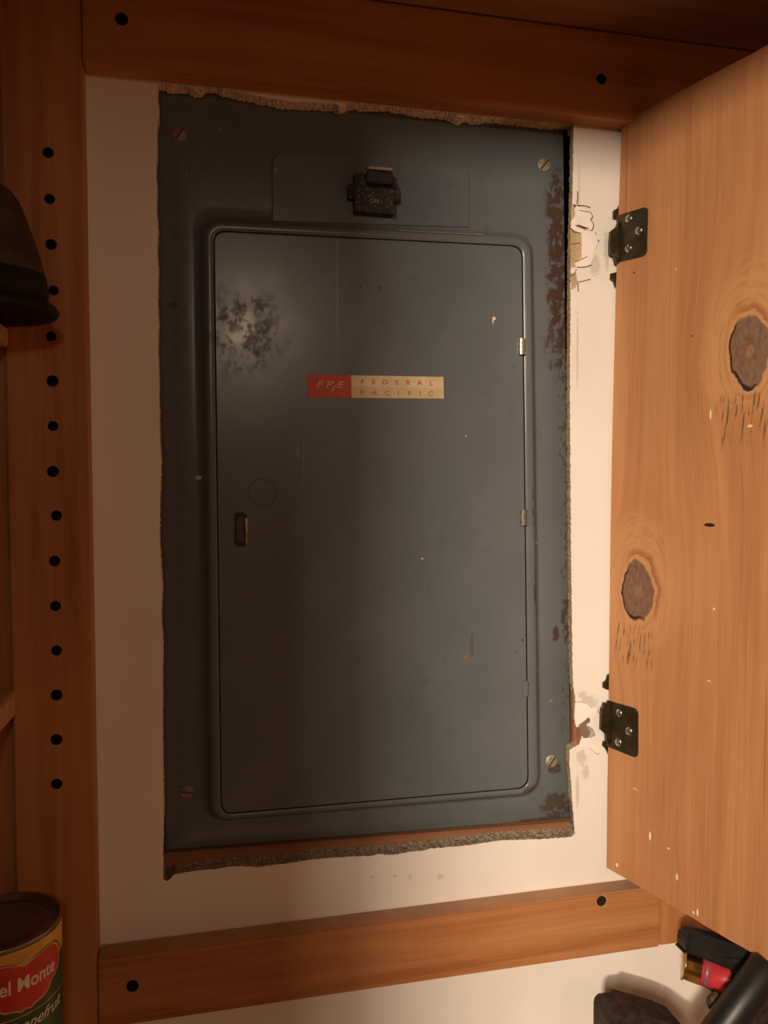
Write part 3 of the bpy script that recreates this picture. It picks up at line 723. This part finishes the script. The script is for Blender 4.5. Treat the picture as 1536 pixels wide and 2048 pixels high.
# ------------------------------------------------------------------ dark cap on the upper left shelf
KX, KY, KZ = -.165, -.066, Z0+.1184
CAP = thing('cap', (KX, KY, KZ), 'dark brown cap with a flared black rim overhanging the end of the upper left shelf', 'cap')
def ellring(rx, ry, z, n=56, dx=0.0): return [Vector((KX+dx+rx*math.cos(2*math.pi*i/n), KY+ry*math.sin(2*math.pi*i/n), KZ+z)) for i in range(n)]
bm = bmesh.new()
R = loft(bm, [ellring(.0520, .0355, .026), ellring(.0518, .0352, .031), ellring(.0480, .033, .045), ellring(.0438, .0315, .058), ellring(.0400, .030, .069), ellring(.0368, .028, .077), ellring(.032, .025, .0835), ellring(.026, .021, .088), ellring(.018, .015, .0912), ellring(.009, .008, .093), ellring(.003, .003, .0935)])
bm.faces.new(R[-1])
link('crown', bm, plain('cap_cloth', (.060, .040, .024), .85, .2, 0, .25, 60, .2), CAP, smooth=True)
bm = bmesh.new()
loft(bm, [ellring(.0475, .032, .008), ellring(.0525, .0362, .008), ellring(.0545, .0372, .016), ellring(.0528, .0362, .0275), ellring(.050, .0342, .0275)])
link('band', bm, plain('cap_band', (.022, .018, .013), .8, .2), CAP, smooth=True)
bm = bmesh.new()
R = loft(bm, [ellring(.040, .026, .004), ellring(.050, .038, .0006), ellring(.0590, .0445, .0), ellring(.0612, .0455, .003), ellring(.0590, .044, .0068), ellring(.0515, .0355, .0100), ellring(.046, .031, .0095)])
bm.faces.new(R[0])
link('rim', bm, plain('cap_rim', (.010, .009, .007), .7, .3), CAP, smooth=True)

# ------------------------------------------------------------------ things at the lower right
LS = Z0-.534
bm = bmesh.new(); box(bm, .24, X1-.001, -.24, -.0006, LS-.018, LS, 0, .001)
tag(link('corner_shelf', bm, M_pale), 'shelf just below the lower right corner, under the black cartridge carrier', 'shelf')
def barrel(p0, p1, prof, seg=32):
    bm = bmesh.new(); d = (p1-p0); L = d.length
    lathe(bm, p0, d, [(r, h*L) for r, h in prof], seg); return bm
s0 = at(1366, 1927, .098); s1 = at(1512, 1981, .126)
SH = thing('shotgun_shell', s0, 'shotgun cartridge with brass head and red hull held in the black carrier', 'cartridge')
r = .0107
link('hull', barrel(s0, s1, [(0, .20), (r, .20), (r, .92), (r*.8, 1.0), (0, .99)]), plain('red_plastic_hull', (.46, .035, .045), .32, .5, 0, .12, 150), SH, smooth=True)
bm = barrel(s0, s1, [(0, -.002), (r*.84, -.002), (r*1.10, .006), (r*1.12, .018), (r*1.02, .028), (r*1.02, .235), (r*.99, .245), (r*.9, .245)])
link('brass_head', bm, plain('brass', (.62, .44, .16), .26, .5, 1.0, .15, 200), SH, smooth=True)
bm = barrel(s0, s1, [(r+.0001, .292), (r+.0002, .295), (r+.0002, .335), (r+.0001, .338)]); link('printed_band', bm, plain('grey_print', (.18, .09, .11), .4), SH, smooth=True)

c0 = at(1450, 1930, .1)
CAR = thing('cartridge_carrier', (c0.x, c0.y, LS+.0004), 'black plastic cartridge carrier gripping the red shell beneath the plywood door corner', 'cartridge carrier')
def slab(px, o_front, th, bev=.0012, lean=0.0):
    bm = bmesh.new(); poly3(bm, [at(x, y, o_front+lean*min(1, (x-1369)/160)) for x, y in px], (0, th, 0))
    bmesh.ops.remove_doubles(bm, verts=bm.verts, dist=1e-6)
    sh = [e for e in bm.edges if len(e.link_faces) == 2 and e.calc_face_angle(0) > .5]
    bmesh.ops.bevel(bm, geom=sh, offset=bev, segments=2, affect='EDGES'); return bm
arm = slab([(1369,1903),(1369,1886),(1373,1875),(1381,1869),(1392,1868),(1440,1878),(1490,1895),(1528,1914),(1542,1924),(1542,1975),(1500,1960),(1470,1940),(1403,1915)], .107, .009, .0012, .020)
link('upper_arm', arm, M_black, CAR)
link('lower_arm', slab([(1404,1968),(1452,1986),(1520,2012),(1520,2026),(1446,1997)], .108, .010, .0006, .022), M_black, CAR)
bm = slab([(1497,1955),(1560,1960),(1560,2080),(1470,2080),(1476,2010)], .137, .03)
link('back_block', bm, plain('scuffed_black', (.020, .017, .014), .6, .4, 0, .7, 90, .2), CAR)
pf = at(1515, 2070, .10)
bm = bmesh.new(); box(bm, pf.x-.012, pf.x+.022, -.132, -.110, LS+.0004, pf.z+.004, 0, .002); link('foot', bm, M_black, CAR)

a = at(1533, 1936, .158); b = at(1425, 2084, .158); d = (b-a).normalized()
e = a + d*((LS+.010-a.z)/d.z)
bm = bmesh.new(); L = (e-a).length
lathe(bm, a-d*.004, d, [(0, 0), (.010, 0), (.0125, .003), (.0125, L*.30), (.0118, L*.31), (.0118, L*.36), (.0125, L*.37), (.0125, L), (0, L)], 36)
tag(link('metal_tube', bm, plain('blued_steel', (.010, .009, .008), .42, .4, .0, .2, 80), smooth=False), 'glossy black tube slanting in front of the cartridge carrier in the lower right corner', 'tube')
for p in bpy.data.objects['metal_tube'].data.polygons: p.use_smooth = True
bm = bmesh.new(); k0 = at(1430, 2003, .132)
bmesh.ops.create_icosphere(bm, subdivisions=3, radius=.0062)
for v in bm.verts: v.co = Vector((v.co.x*1.0, v.co.y*.8, v.co.z*1.15))*(1+.08*math.sin(v.co.x*900)) + k0
link('thumb_stud', bm, plain('worn_brown_stud', (.05, .03, .015), .6, .4, 0, .4, 300, .3), CAR)

kb = at(1285, 2040, .10)
bm = bmesh.new()
prof = [(1222,2052),(1224,2042),(1231,2034),(1242,2032),(1256,2031),(1259,2024),(1268,2026),(1300,2034),(1340,2046),(1372,2060)]
zb_ = LS+.0004
P = [at(x, y, .112) for x, y in prof]; P = P + [Vector((P[-1].x, P[-1].y, zb_)), Vector((P[0].x, P[0].y, zb_))]
poly3(bm, P, (0, .028, 0)); sh = [e for e in bm.edges if len(e.link_faces) == 2 and e.calc_face_angle(0) > .25]
bmesh.ops.bevel(bm, geom=sh, offset=.0008, segments=2, affect='EDGES')
tag(link('leather_pouch', bm, plain('dark_leather', (.030, .019, .014), .6, .4, 0, .4, 120, .3)), 'dark brown rounded object peeking up at the bottom edge, left of the black carrier', 'pouch')
